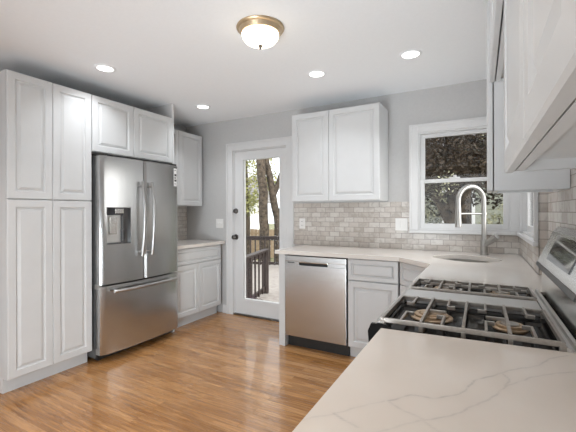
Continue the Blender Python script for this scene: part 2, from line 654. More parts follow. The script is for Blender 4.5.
# door
dr = struct(thing('door_1', 'white glazed back door with a full-length pane', 'door', (0, 0, 0)))
b = MB()
casing(b, D0, D1, 0, DT, YB, 0.088, 0.02)
for a in ((D0, D0 + .012, 0, DT), (D1 - .012, D1, 0, DT), (D0 + .012, D1 - .012, DT - .012, DT)):
    b.box(a[0], a[1], YB + .001, YB + .115, a[2], a[3])
b.build('door_frame', M['trimw'], dr)
GX0, GX1, GZ0, GZ1 = -2.632, -2.09, 0.195, 1.935
b = MB()
for a in ((D0 + .014, GX0, .02, 2.03), (GX1, D1 - .014, .02, 2.03), (GX0, GX1, .02, GZ0), (GX0, GX1, GZ1, 2.03)):
    b.box(a[0], a[1], YB + .012, YB + .056, a[2], a[3])
for a in ((GX0 - .02, GX0 + .012, GZ0 - .02, GZ1 + .02), (GX1 - .012, GX1 + .02, GZ0 - .02, GZ1 + .02), (GX0 + .012, GX1 - .012, GZ0 - .02, GZ0 + .012), (GX0 + .012, GX1 - .012, GZ1 - .012, GZ1 + .02)):
    b.box(a[0], a[1], YB + .006, YB + .062, a[2], a[3], .003)
slab = b.build('door_leaf', M['trimw'], dr)
MB().box(GX0, GX1, YB + .032, YB + .036, GZ0, GZ1).build('glass_pane', M['glass'], slab)
MB().box(D0, D1, YB - .012, YB + .11, 0, .018, .003).build('threshold', M['bronze'], dr)
for nm, z in (('deadbolt', 1.294), ('door_knob', 0.968)):
    b = MB()
    c = (-2.735, YB + .012, z)
    if nm == 'deadbolt':
        b.lathe([(0, .030), (.018, .030), (.028, .022), (.033, .006), (.034, 0)], c, (0, -1, 0))
    else:
        b.lathe([(0, .068), (.016, .067), (.027, .058), (.029, .046), (.022, .034), (.013, .028), (.012, .012), (.032, .010), (.035, 0)], c, (0, -1, 0))
    b.build(nm, M['bronze'], slab, 40)
for z in (1.82, 1.05, 0.25):
    MB().tube([(D1 - .006, YB + .004, z - .05), (D1 - .006, YB + .004, z + .05)], .007).build('hinge', M['chrome'], slab, 40)

# windows: build facing -y, the side one is turned a quarter


def window(name, label, x0, x1, loc, rotz, right_side=True):
    w = struct(thing(name, label, 'window', loc, rotz))
    b = MB()
    casing(b, x0, x1, WZ0, WZ1, 0, 0.072, 0.02)
    b.box(x0, x0 + .012, .001, .12, WZ0, WZ1).box(x1 - .012, x1, .001, .12, WZ0, WZ1).box(x0 + .012, x1 - .012, .001, .12, WZ1 - .012, WZ1).box(x0 + .012, x1 - .012, .001, .12, WZ0, WZ0 + .012)
    b.build('window_frame', M['trimw'], w)
    MB().box(x0 - .078, x1 + .075, -.034, .02, WZ0 - .030, WZ0 - .002, .006).build('window_sill', M['trimw'], w)
    zm = (WZ0 + WZ1) / 2
    sw = .040
    for nm, y0, za, zb in (('upper_sash', .062, zm - .015, WZ1 - .012), ('lower_sash', .030, WZ0 + .012, zm + .018)):
        b = MB()
        xa, xb = x0 + .012, x1 - .012
        rb = .030 if nm == 'upper_sash' else .034
        b.box(xa, xa + sw, y0, y0 + .032, za, zb, .003).box(xb - sw, xb, y0, y0 + .032, za, zb, .003)
        b.box(xa + sw - .004, xb - sw + .004, y0 + .001, y0 + .031, za, za + (rb if nm == 'upper_sash' else .048)).box(xa + sw - .004, xb - sw + .004, y0 + .001, y0 + .031, zb - rb, zb - .0005)
        s_ = b.build(nm, M['trimw'], w)
        MB().box(xa + sw, xb - sw, y0 + .014, y0 + .018, za + .02, zb - .02).build('glass_pane', M['glassw'], s_)
        if nm == 'lower_sash':
            xm = (x0 + x1) / 2 - .06
            MB().box(xm - .045, xm + .045, y0 - .002, y0 + .03, zb, zb + .012, .003).lathe([(0, .022), (.014, .022), (.016, 0)], (xm, y0 + .012, zb + .008)).build('sash_lock', M['trimw'], s_)
    return w


window('window_1', 'white double-hung window behind the sink', WX0, WX1, (0, YB, 0), 0)
# side window: local x runs toward -y
window('window_2', 'white double-hung window on the range wall', -Y21, -Y20, R(RXW, 0), -PI / 2 + DR)

# ------------------------------------------------------------------ backsplashes
b = MB()
b.box(-1.905, -0.64, YB - .008, YB, .915, 1.375)
b.box(-0.64, 0.262, YB - .008, YB, .915, WZ0 - .032)
tag(b.build('tile_backsplash', M['tilex']), 'marble brick-tile backsplash on the back wall under white cupboards and the sink window', 'backsplash')
b = MB()
b.box(RXW - .008, RXW, YJ, YB - .01, .915, WZ0 - .032)
b.box(RXW - .008, RXW, YJ - .008, Y20 - .085, .915, 1.388)
b.box(RXW - .008, RX, YJ - .008, YJ, .915, 1.388)
b.box(RX - .008, RX, 1.955, YJ, .915, 1.40)
b.box(RX - .008, RX, 1.145, 1.955, .90, 1.86)
b.box(RX - .008, RX, .2, 1.145, .915, 1.40)
o = tag(b.build('tile_backsplash', M['tiley']), 'marble brick-tile backsplash on the wall behind the gas range', 'backsplash')
o.rotation_euler = (0, 0, DR)
tag(MB().box(XL, XL + .008, 2.77, YB, .915, 1.36).build('tile_backsplash', M['tiley']), 'narrow strip of tile backsplash in the corner beside the refrigerator', 'backsplash')

# ------------------------------------------------------------------ cabinets
GAP = 0.0015


def cabinet(name, label, loc, rotz, w, d, z0, z1, fronts, toe=0.0, group=None, recess=0.0, gap=0.0025):
    """Local frame: x along the width, door faces at y = 0 looking to -y, y into the cupboard. fronts: (kind, x0, x1, z0, z1)"""
    t = thing(name, label, 'cabinet', loc, rotz, (0, 0, 0), group)
    b = MB()
    if recess:
        b.box(0, w, .020 + gap, d, z0 + recess, z1)
        b.box(0, .018, .020 + gap, d, z0, z0 + recess).box(w - .018, w, .020 + gap, d, z0, z0 + recess)
        b.box(.018, w - .018, .020 + gap, .044, z0, z0 + recess).box(.018, w - .018, d - .02, d, z0, z0 + recess)
    else:
        b.box(0, w, .020 + gap, d, z0, z1, .001)
    b.build('cabinet_body', M['cab'], t)
    if toe:
        MB().box(0.0, w, .075, d, 0, z0).build('toe_kick', M['cab'], t)
    for kind, x0, x1, a, c in fronts:
        MB().door(x0 + GAP, x1 - GAP, a + GAP, c - GAP, 0.0, 0.058 if kind == 'door' else 0.038).build(kind, M['cab'], t)
    return t


LR = PI / 2
# left wall: tall pantry, cupboard over the refrigerator
w = 1.844 - 1.230
cabinet('pantry_cabinet', 'tall white four-door pantry cabinet beside the refrigerator', (-2.915, 1.230, 0), LR, w, .648, .105, 2.286,
        [('door', 0, .302, .108, 1.376), ('door', .302, w, .108, 1.376), ('door', 0, .302, 1.380, 2.284), ('door', .302, w, 1.380, 2.284)], toe=.105)
w = 2.733 - 1.847
cabinet('wall_cabinet', 'low wide white two-door cupboard above the refrigerator', (-2.915, 1.847, 0), LR, w, .648, 1.80, 2.286,
        [('door', 0, .412, 1.803, 2.284), ('door', .412, w, 1.803, 2.284)])
# refrigerator end panel with the stub of wall above it
tag(MB().box(-3.563, -2.918, 2.735, 2.758, 0, 2.286, .001).build('end_panel', M['cab']), 'tall white end panel between the refrigerator and the corner base cabinet', 'panel')
struct(MB().box(-3.565, -2.93, 2.735, 2.757, 2.288, 2.44).build('wall_stub', M['wall']), 'short grey wall stub above the cupboards')
struct(MB().box(-2.93, -2.916, 2.735, 2.757, 2.288, 2.44).build('trim_1', M['trimw']))
# far left upper cupboard
w = 3.545 - 2.765
cabinet('wall_cabinet', 'white two-door wall cupboard in the far corner above the short counter', (-3.235, 2.765, 0), LR, w, .328, 1.36, 2.272,
        [('door', 0, w / 2 - .02, 1.362, 2.27), ('door', w / 2 - .02, w, 1.362, 2.27)])
# left base
w = 3.535 - 2.762
cabinet('base_cabinet', 'white base cabinet with one drawer over two doors beside the glazed door', (-2.920, 2.762, 0), LR, w, .643, .115, .880,
        [('drawer', 0, w, .695, .872), ('door', 0, .375, .118, .690), ('door', .375, w, .118, .690)], toe=.115)
# back wall upper
cabinet('wall_cabinet', 'large white two-door wall cupboard between the glazed door and the sink window', (-1.755, 3.262, 0), 0, .912, .326, 1.385, 2.284,
        [('door', 0, .410, 1.387, 2.282), ('door', .410, .912, 1.387, 2.282)], recess=.018)
# back base cabinet right of the dishwasher
cabinet('base_cabinet', 'white base cabinet with a drawer over one door beside the dishwasher', (-1.052, 2.965, 0), 0, .435, .62, .105, .880,
        [('drawer', .004, .435, .690, .872), ('door', .004, .435, .108, .685)], toe=.105)
tag(MB().box(-1.740, -1.676, 2.966, 3.585, 0, .880, .001).build('end_panel', M['cab']), 'narrow white end panel on the door side of the dishwasher', 'panel')
# diagonal sink base
p0, p1 = Vector((-0.612, 2.965)), Vector((-0.310, 2.665))
ang = math.atan2(p1.y - p0.y, p1.x - p0.x)
wd = (p1 - p0).length
t = thing('sink_base_cabinet', 'white corner cabinet set diagonally under the sink', 'cabinet', (p0.x, p0.y, 0), ang, (0, 0, 0))
MB().box(.0, wd, .0215, .05, .105, .880).box(.03, wd - .03, .05, .36, .105, .70).build('cabinet_body', M['cab'], t)
MB().box(.02, wd - .02, .09, .36, 0, .105).build('toe_kick', M['cab'], t)
MB().door(.006, wd - .006, .692, .872, 0, .038).build('drawer', M['cab'], t)
MB().door(.006, wd - .006, .108, .687, 0, .058).build('door', M['cab'], t)
# right run far base and near base
cabinet('base_cabinet', 'white base cabinet between the sink corner and the gas range', R(-0.296, 2.640), -LR + DR, 2.640 - 1.962, .58, .105, .880,
        [('drawer', .004, .674, .690, .872), ('door', .004, .34, .108, .685), ('door', .34, .674, .108, .685)], toe=.105)
cabinet('base_cabinet', 'white base cabinet under the near stretch of veined quartz', R(-0.250, 1.120), -LR + DR, 1.60, .585, .105, .880,
        [('drawer', .004, .8, .690, .872), ('drawer', .8, 1.596, .690, .872), ('door', .004, .4, .108, .685), ('door', .4, .8, .108, .685), ('door', .8, 1.2, .108, .685), ('door', 1.2, 1.596, .108, .685)], toe=.105)
# right uppers
cabinet('wall_cabinet', 'narrow white wall cupboard between the short cupboard over the gas range and the side window', R(0.028, 2.170), -LR + DR, .288, .302, 1.374, 2.284,
        [('door', 0, .288, 1.374, 2.282)], recess=.012, gap=.005)
cabinet('wall_cabinet', 'short white cupboard high above the gas range', R(0.036, 1.880), -LR + DR, .755, .295, 1.868, 2.284,
        [('door', 0, .377, 1.868, 2.282), ('door', .377, .755, 1.868, 2.282)], recess=.012, gap=.005)
cabinet('wall_cabinet', 'large white wall cupboard overhead on the near side of the gas range', R(0.055, 1.122), -LR + DR, .83, .276, 1.385, 2.284,
        [('door', 0, .506, 1.380, 2.282), ('door', .506, .83, 1.380, 2.282)], recess=.026, gap=.005)

# ------------------------------------------------------------------ countertops
tag(MB().prism([(-3.555, 2.762), (-2.892, 2.762), (-2.892, 3.585), (-3.555, 3.585)], .881, .915, bev=.003).build('countertop', M['quartz']),
    'short white countertop on the corner base cabinet beside the refrigerator', 'countertop')
# sink opening: rounded, turned to face the diagonal corner
SC = Vector((-0.135, 3.105))


def sink_loop(k, n=40):
    pts = []
    ca, sa = math.cos(-.62), math.sin(-.62)
    for i in range(n):
        a = 2 * PI * i / n
        c, s_ = math.cos(a), math.sin(a)
        x = .235 * k * math.copysign(abs(c) ** .72, c)
        y = .195 * k * math.copysign(abs(s_) ** .72, s_)
        pts.append((SC.x + x * ca - y * sa, SC.y + x * sa + y * ca))
    return pts


outer = [(-1.765, 3.58), (-1.765, 2.930), (-0.605, 2.930), (-0.335, 2.645), R(-.318, 1.96)[:2], R(RX - .009, 1.96)[:2], R(RX - .009, YJ - .009)[:2], R(RXW - .009, YJ - .009)[:2], R(RXW - .009, 3.58)[:2]]
tag(MB().prism(outer, .881, .915, holes=[sink_loop(1.0)], bev=.003).build('countertop', M['quartz']),
    'white quartz countertop wrapping the corner with the sink cut into it', 'countertop')

# near countertop with its grey veins
VEINS = [[(-0.16, 0.698), (-0.124, 0.74), (-0.082, 0.747), (-0.038, 0.791), (-0.007, 0.877), (0.039, 0.938), (0.115, 1.022), (0.154, 1.087), (.19, 1.13)],
         [(-0.089, 0.66), (-0.035, 0.716), (0.002, 0.776), (0.045, 0.867), (0.097, 0.947), (0.189, 1.025), (.30, 1.08)],
         [(-0.16, 0.698), (-0.127, 0.676), (-0.089, 0.663)],
         [(-0.288, 0.535), (-0.268, 0.575), (-0.236, 0.607), (-0.204, 0.644), (-0.164, 0.696)],
         [(-0.237, 0.61), (-0.212, 0.595), (-0.186, 0.585)],
         [(-0.22, 0.50), (-0.159, 0.585), (-0.089, 0.66)],
         [(0.039, 0.938), (0.052, 0.909), (0.045, 0.867)],
         [(-.089, .66), (.0, .60), (.1, .63), (.2, .74), (.33, .80)]]
VW = [1.0, .75, .7, .55, 1.0, .55, .8, .5]


def near_counter():
    bm = bmesh.new()
    x0, x1, y0, y1 = -.277, RX - .009, -.50, 1.122
    xs = [x0 + (x1 - x0) * i / 190 for i in range(191)]
    ys = [y0, -.2, 0.1, .3, .4] + [.4 + (y1 - .4) * i / 230 for i in range(1, 231)]
    lay = bm.verts.layers.float.new('vein')
    segs = []
    for L_, wt in zip(VEINS, VW):
        for p, q in zip(L_, L_[1:]):
            segs.append((p, q, wt))
    rnd = random.Random(3)
    grid = []
    for yy in ys:
        row = []
        for xx in xs:
            sk = .042 * (xx - x0) / (x1 - x0) if yy > .4 else 0.0      # the end by the range is cut a little out of square
            y_ = yy + sk * max(0, (yy - .4) / (y1 - .4))
            v = bm.verts.new((xx, y_, .915))
            val = 0.0
            if yy >= .4:
                px = xx + .0016 * math.sin(yy * 61) + .0010 * math.sin(yy * 150 + xx * 90)
                py = y_ + .0018 * math.sin(xx * 73)
                for p, q, wt in segs:
                    if abs(px - (p[0] + q[0]) / 2) > .1 or abs(py - (p[1] + q[1]) / 2) > .1:
                        continue
                    dx, dy = q[0] - p[0], q[1] - p[1]
                    t_ = max(0, min(1, ((px - p[0]) * dx + (py - p[1]) * dy) / (dx * dx + dy * dy)))
                    dd = math.hypot(px - p[0] - t_ * dx, py - p[1] - t_ * dy)
                    val = max(val, wt * (math.exp(-(dd / .0017) ** 2) * .55 + .10 * math.exp(-(dd / .010) ** 2)))
            v[lay] = min(1, val)
            row.append(v)
        grid.append(row)
    for A, B in zip(grid, grid[1:]):
        for i in range(len(xs) - 1):
            bm.faces.new((A[i], A[i + 1], B[i + 1], B[i]))
    bd = [e for e in bm.edges if e.is_boundary]
    ex = bmesh.ops.extrude_edge_only(bm, edges=bd)
    for g in ex['geom']:
        if isinstance(g, bmesh.types.BMVert):
            g.co.z = .881
    b = MB()
    b.bm.free()
    b.bm = bm
    return b


o = tag(near_counter().build('countertop', M['quartz']), 'white quartz countertop with grey veins in the foreground, this side of the gas range', 'countertop')
o.rotation_euler = (0, 0, DR)

# ------------------------------------------------------------------ sink and faucet
t = thing('kitchen_sink', 'stainless undermount sink bowl in the corner countertop', 'sink', (SC.x, SC.y, .70), 0, (SC.x, SC.y, .70))
b = MB()
rings = []
for k, z in ((1.05, .8795), (1.0, .8795), (.985, .84), (.96, .74), (.90, .712), (.70, .704), (.16, .700)):
    rings.append([b.bm.verts.new((x, y, z)) for x, y in sink_loop(k)])
for A, B in zip(rings, rings[1:]):
    for i in range(len(A)):
        j = (i + 1) % len(A)
        b.bm.faces.new((A[i], A[j], B[j], B[i]))
b.build('bowl', M['chrome'], t, 50)
MB().lathe([(0, .004), (.025, .004), (.034, .008), (.040, .002), (.040, -.01), (0, -.01)], (SC.x, SC.y, .700)).build('drain', M['steelmir'], t, 40)

FB = Vector((-.010, 3.415, .915))
t = thing('kitchen_faucet', 'tall arched nickel pull-down faucet behind the sink', 'faucet', FB, 0, tuple(FB))
dv = Vector((-.20, -.155, 0)).normalized()
b = MB()
b.lathe([(.034, 0), (.034, .008), (.028, .012), (.026, .10), (.024, .125), (.019, .14), (.019, .16)], FB)
b.build('faucet_base', M['chrome'], t, 40)
b = MB()
ra = .117
top = FB + Vector((0, 0, .455))
pts = [FB + Vector((0, 0, .15)), FB + Vector((0, 0, .30)), top]
for i in range(1, 17):
    a = PI * i / 16
    pts.append(top + dv * (ra - ra * math.cos(a)) + Vector((0, 0, ra * math.sin(a))))
end = top + dv * 2 * ra
pts.append(end + Vector((0, 0, -.05)))
b.tube(pts, .0195, 14)
b.build('spout', M['chrome'], t, 40)
b = MB()
b.lathe([(.020, 0), (.022, -.02), (.023, -.10), (.026, -.135), (.026, -.17), (.022, -.172), (0, -.172)], end + Vector((0, 0, -.05)))
b.build('spray_head', M['chrome'], t, 40)
b = MB()
zb = FB + Vector((0, 0, .345))
b.tube([zb, zb + dv * 2 * ra], .0085, 10).lathe([(.0235, -.012), (.0235, .012)], zb + dv * 2 * ra).lathe([(.0235, -.010), (.0235, .010)], zb)
b.build('holder_bar', M['chrome'], t, 40)
b = MB()
hx = Vector((.82, -.45, 0)).normalized()
hb = FB + Vector((0, 0, .085))
b.tube([hb + hx * .010, hb + hx * .060 + Vector((0, 0, .040))], .021, 14)
b.tube([hb + hx * .055 + Vector((0, 0, .036)), hb + hx * .105 + Vector((0, 0, .076))], [.025, .025], 14)
b.build('lever_handle', M['chrome'], t, 40)

# ------------------------------------------------------------------ refrigerator (local x = along the wall, y = into the wall)
fw = .874
t = thing('refrigerator', 'stainless french-door refrigerator with a bottom freezer and ice dispenser', 'refrigerator', (-2.832, 1.862, 0), LR, (0, 0, 0))
MB().box(.006, .862, .092, .70, .03, 1.765, .004).build('refrigerator_body', M['darkbody'], t)
MB().box(.02, fw - .02, .075, .12, .015, .075).build('toe_grille', M['black'], t)
for x in (.06, fw - .06):
    for y in (.12, .62):
        MB().lathe([(.02, 0), (.02, .02), (.012, .03)], (x, y, 0)).build('foot', M['black'], t)


def bulged(x0, x1, z0, z1, bulge=.034, full=(0, fw), depth=.072, n=24, rnd=.014):
    """front convex across the whole refrigerator width"""
    pts = [(x0, depth)]
    c, hw = (full[0] + full[1]) / 2, (full[1] - full[0]) / 2
    for i in range(n + 1):
        x = x0 + (x1 - x0) * i / n
        u = (x - c) / hw
        y = -bulge * (1 - abs(u) ** 2.6)
        e = min(x - x0, x1 - x)
        y += rnd * (1 - min(1, e / rnd)) ** 2 if e < rnd else 0
        pts.append((x, y))
    pts.append((x1, depth))
    return MB().prism(pts, z0, z1, bev=.005)


xm = .4225
dl = bulged(.002, xm - .002, .665, 1.765)
# dispenser recess: cut through the left door front
left = dl.build('door', M['steel'], t, 35)
left['label'] = 'left-hand stainless door with the dispenser'
DX0, DX1, DZ0, DZ1 = .055, .272, 1.005, 1.325
cut = MB().box(DX0, DX1, -.10, .045, DZ0, DZ1).build('cutter', M['black'])
cut.matrix_world = t.matrix_basis.copy()
bpy.context.view_layer.update()
md = left.modifiers.new('cut', 'BOOLEAN')
md.object = cut
md.operation = 'DIFFERENCE'
md.solver = 'EXACT'
dg = bpy.context.evaluated_depsgraph_get()
me2 = bpy.data.meshes.new_from_object(left.evaluated_get(dg))
left.modifiers.clear()
left.data = me2
bpy.data.objects.remove(cut)
right = bulged(xm + .002, fw - .002, .665, 1.765).build('door', M['steel'], t, 35)
fz = bulged(.002, fw - .002, .070, .650).build('freezer_drawer', M['steel'], t, 35)
# dispenser
ds = MB()
ds.box(DX0, DX1, .028, .044, DZ0, DZ1)                       # back of the niche
ds.box(DX0 + .155, DX1, -.010, .030, DZ0, DZ1)               # black band
ds.box(DX0, DX0 + .155, -.020, .030, DZ1 - .065, DZ1)        # control strip
dsp = ds.build('dispenser', M['glassblack'], left)
MB().box(DX0 + .070, DX0 + .150, -.024, -.018, DZ1 - .052, DZ1 - .012, .002).build('control_panel', M['steelmir'], dsp)
MB().box(DX0 + .004, DX0 + .153, .018, .028, DZ0 + .004, DZ1 - .068).build('niche_lining', M['steelflat'], dsp)
MB().box(DX0 + .030, DX0 + .105, -.002, .016, DZ0 + .085, DZ1 - .080, .006).build('paddle', M['steelmir'], dsp)
MB().box(DX0 + .004, DX0 + .153, -.014, .020, DZ0 + .003, DZ0 + .012, .002).build('drip_tray', M['darkbody'], dsp)


def bar_handle(p0, p1, bow, r, name, parent, wx=1.0):
    b = MB()
    p0, p1 = Vector(p0), Vector(p1)
    pts = []
    for i in range(19):
        u = i / 18
        pts.append(p0.lerp(p1, u) + Vector((0, -bow * (1 - (2 * u - 1) ** 2), 0)))
    b.tube(pts, r, 12)
    for u in (.06, .94):
        q = p0.lerp(p1, u) + Vector((0, -bow * (1 - (2 * u - 1) ** 2), 0))
        b.tube([q, q + Vector((0, .055, 0))], r * .8, 10)
    return b.build(name, M['handle'], parent, 50)


bar_handle((xm - .055, -.068, .88), (xm - .055, -.068, 1.565), .032, .0145, 'handle', left)
bar_handle((xm + .052, -.068, .88), (xm + .052, -.068, 1.565), .032, .0145, 'handle', right)
bar_handle((.085, -.060, .605), (fw - .085, -.060, .605), .030, .0145, 'handle', fz)
for x in (0.0, fw - .086):
    MB().box(x, x + .07, .01, .13, 1.766, 1.785, .004).build('hinge_cover', M['black'], t)
MB().box(-.004, .03, .02, .075, .628, .668, .003).build('middle_hinge', M['chrome'], t)
sa, sb = fw - .085, fw - .030


def face_y(x):
    return -.034 * (1 - abs((x - fw / 2) / (fw / 2)) ** 2.6)


def on_door(x0, x1, z0, z1, lift):
    return MB().prism([(x0, face_y(x0) - lift), (x1, face_y(x1) - lift), (x1, face_y(x1) + .002), (x0, face_y(x0) + .002)], z0, z1)


st = on_door(sa + .010, sb, 1.55, 1.735, .0016).build('paper_tag', M['paper'], right)
for i, (zz, hh) in enumerate(((1.712, .006), (1.655, .022), (1.630, .014), (1.60, .020), (1.572, .006))):
    on_door(sa + .018, sb - (.006 if i % 2 else .014), zz, zz + hh, .0022).build('tag_print', M['black'], st)

# ------------------------------------------------------------------ dishwasher
t = thing('dishwasher', 'stainless dishwasher under the counter beside the glazed door', 'dishwasher', (-1.672, 2.955, 0), 0, (0, 0, 0))
MB().box(.004, .612, .055, .60, .12, .872).build('dishwasher_body', M['darkbody'], t)
b = MB()
b.box(.004, .612, .0, .05, .115, .785, .004).box(.004, .612, .0, .05, .818, .868, .003)
b.box(.004, .155, .0, .05, .785, .818).box(.440, .612, .0, .05, .785, .818)
d = b.build('door', M['steel'], t)
MB().box(.150, .445, .030, .048, .780, .822).build('pocket_handle', M['black'], d)
MB().box(.155, .440, -.004, .012, .809, .822, .003).build('handle_lip', M['steelmir'], d)
MB().box(.035, .105, -.0015, .002, .800, .812).build('badge', M['darkbody'], d)
MB().box(.0, .616, .07, .10, .0, .112).build('toe_kick', M['black'], t)

# ------------------------------------------------------------------ gas range
GY0, GY1 = 1.163, 1.945
GXF, GXB = -.30, .240
t = right_thing('gas_range', 'stainless gas range with black grates between two white countertops', 'range', GXF, GY0, 0)
MB().box(-.255, .32, GY0 + .004, GY1 - .004, .08, .890, .003).build('range_body', M['darkbody'], t)
MB().box(-.20, .30, GY0 + .02, GY1 - .02, .0, .08).build('toe_kick', M['black'], t)
od = MB().box(-.300, -.258, GY0 + .006, GY1 - .006, .26, .760, .005).build('oven_door', M['steel'], t)
MB().box(-.304, -.298, GY0 + .10, GY1 - .10, .36, .64, .002).build('oven_window', M['glassblack'], od)
b = MB()
b.tube([(-.345, GY0 + .05, .715), (-.345, GY1 - .05, .715)], .013, 12)
for y in (GY0 + .08, GY1 - .08):
    b.tube([(-.345, y, .715), (-.300, y, .715)], .010, 10)
b.build('handle', M['chrome'], od, 40)
MB().box(-.300, -.258, GY0 + .006, GY1 - .006, .085, .250, .005).build('storage_drawer', M['steel'], t)
cp = MB().yprism([(-.315, .780), (-.255, .770), (-.255, .895), (-.300, .905), (-.322, .890)], GY0 + .002, GY1 - .002).build('control_panel', M['steel'], t)
for i in range(5):
    y = GY0 + .15 + i * (GY1 - GY0 - .28) / 4
    MB().lathe([(.024, 0), (.024, .012), (.019, .018), (.018, .036), (0, .037)], (-.317, y, .835), (-1, 0, .08)).build('knob', M['darkbody'], cp, 40)
MB().yprism([(-.320, .780), (-.250, .765), (-.250, .905), (-.285, .918), (-.318, .915), (-.328, .890)], GY0 - .012, GY0 + .0015).build('panel_end_cap', M['enamel'], cp)
b = MB()
b.prism([(-.306, GY0 - .008), (GXB, GY0 - .008), (GXB, GY1 + .006), (-.312, GY1 + .006)], .893, .906, bev=.004)
ck = b.build('cooktop', M['enamel'], t)
b = MB()
b.yprism([(-.318, .892), (-.290, .896), (-.290, .914), (-.302, .917), (-.316, .910)], GY0 - .008, GY1 + .006)
b.build('front_rim', M['steelflat'], ck)
b = MB()
b.yprism([(.196, .900), (.196, .924), (.204, .924), (.206, .916), (.213, .916), (.215, .928), (.2255, .928), (.2255, .900)], GY0 - .008, GY1 + .006)
b.build('rear_rim', M['steelflat'], ck)
# centre plate
MB().box(-.288, .192, 1.525, 1.700, .906, .926, .003).build('centre_plate', M['steelflat'], ck)
# burners
for x, y, r in ((-.155, 1.345, .056), (.080, 1.335, .040), (-.150, 1.835, .046), (.080, 1.835, .040)):
    bu = MB().lathe([(r * 1.25, .0), (r * 1.25, .004), (r, .007), (r, .012), (r * .96, .014), (r * .74, .014), (r * .70, .010), (0, .010)], (x, y, .906)).build('burner', M['brass'], ck, 40)
    MB().lathe([(r * .66, .008), (r * .66, .014), (r * .60, .017), (r * .26, .016), (0, .016)], (x, y, .906)).build('burner_cap', M['brass'] if r > .05 else M['iron'], bu, 40)


def grate(y0, y1):
    b = MB()
    z0, z1 = .925, .936
    x0, x1 = -.284, .190
    w = .0048
    for y in (y0, y1):
        b.box(x0 + w, x1 - w, y - w, y + w, z0 - .004, z1 - .0005, .002)
    for x in (x0, x1):
        b.box(x - w, x + w, y0 - w, y1 + w, z0 - .004, z1, .002)
    n = 4
    bay = (x1 - x0) / n
    ym = (y0 + y1) / 2
    for i in range(1, n):
        x = x0 + i * bay
        b.box(x - .0045, x + .0045, y0, y1, z0, z1 + .004, .002)
    reach = (y1 - y0) * .30
    for i in range(n):
        x = x0 + (i + .5) * bay
        b.box(x - .0038, x + .0038, y0, y0 + reach, z0, z1 + .003, .002)
        b.box(x - .0038, x + .0038, y1 - reach, y1, z0, z1 + .003, .002)
        hk = .024 if i % 2 else -.024
        b.box(x, x + hk, y1 - reach - .004, y1 - reach + .004, z0, z1 + .002, .002)
        b.box(x, x - hk, y0 + reach - .004, y0 + reach + .004, z0, z1 + .002, .002)
    b.box(x0 + bay, x0 + bay * 1.5, ym - .0035, ym + .0035, z0, z1, .002).box(x0 + bay * 2.5, x0 + bay * 3, ym - .0035, ym + .0035, z0, z1, .002)
    for x in (x0, x1):
        for y in (y0, y1):
            b.box(x - .009, x + .009, y - .009, y + .009, .906, z0, .002)
    for i in range(1, n):
        for y in (y0, y1):
            b.box(x0 + i * bay - .006, x0 + i * bay + .006, y - .006, y + .006, .906, z0, .001)
    return b


grate(1.168, 1.512).build('grate', M['iron'], ck)
grate(1.716, 1.940).build('grate', M['iron'], ck)
# backguard
bg = MB().yprism([(.240, .900), (.240, 1.026), (.219, 1.034), (.223, 1.056), (.279, 1.190), (.300, 1.212), (.326, 1.210), (.326, .900)], GY0 + .002, GY1 - .002).build('backguard', M['steelmir'], t)
b = MB()
b.yprism([(.217, 1.036), (.215, 1.041), (.2205, 1.056), (.224, 1.056)], GY0 + .03, GY1 - .004)
b.build('vent_strip', M['darkbody'], bg)


def slope(u):                                  # point on the sloping face, u from 0 to 1
    return Vector((.223 + .056 * u, 0, 1.056 + .134 * u))


nrm = Vector((-.134, 0, .056)).normalized()
a0, a1 = slope(.22), slope(.92)
MB().yprism([(a0.x, a0.z), (a0.x + nrm.x * .003, a0.z + nrm.z * .003), (a1.x + nrm.x * .003, a1.z + nrm.z * .003), (a1.x, a1.z)], GY0 + .20, 1.775).build('display_panel', M['glassblack'], bg)

# ------------------------------------------------------------------ plates on the walls
t = thing('light_switch', 'white double switch plate on the grey wall beside the glazed door', 'switch', (-2.985, YB, 1.135), 0, (0, 0, 0))
MB().box(-.058, .058, -.006, 0, -.058, .058, .003).build('cover_plate', M['plastic'], t)
for x in (-.024, .024):
    MB().box(x - .006, x + .006, -.018, -.004, -.004, .016, .002).build('toggle', M['plastic'], t)
t = thing('power_outlet', 'white outlet on the tile backsplash behind the dishwasher', 'outlet', (-1.795, YB - .008, 1.150), 0, (0, 0, 0))
MB().box(-.036, .036, -.005, 0, -.058, .058, .003).build('cover_plate', M['plastic'], t)
for z in (.022, -.022):
    s_ = MB().box(-.017, .017, -.008, -.004, z - .017, z + .017, .003).build('receptacle', M['plastic'], t)
    MB().box(-.009, -.006, -.0085, -.007, z - .004, z + .008).box(.006, .009, -.0085, -.007, z - .004, z + .008).build('slots', M['black'], s_)
t = thing('light_switch', 'white two-gang plate on the tile backsplash beside the sink window', 'switch', (-.715, YB - .008, 1.155), 0, (0, 0, 0))
MB().box(-.058, .058, -.005, 0, -.060, .060, .003).build('cover_plate', M['plastic'], t)
for x in (-.024, .024):
    MB().box(x - .016, x + .016, -.009, -.004, -.033, .033, .002).build('rocker', M['plastic'], t)

# ------------------------------------------------------------------ ceiling lights


def recessed(loc, label):
    t = thing('recessed_light', label, 'ceiling light', (*loc, ZC), 0, (0, 0, 0), 'recessed lights in the ceiling')
    MB().lathe([(.058, -.002), (.062, -.008), (.078, -.006), (.082, 0)], (0, 0, 0), seg=36).build('trim_ring', M['ceil'], t, 50)
    MB().lathe([(0, -.004), (.060, -.004), (.060, 0)], (0, 0, 0), seg=36).build('diffuser', M['lamp'], t)
    d = bpy.data.lights.new('lamp', 'AREA')
    d.shape = 'DISK'
    d.size = .11
    d.spread = math.radians(115)
    d.energy = RECESSED_W
    d.color = (0.92, 0.96, 1.0)
    o = bpy.data.objects.new('lamp', d)
    o.location = (0, 0, -.0055)
    o.parent = t
    COL.objects.link(o)
    return t


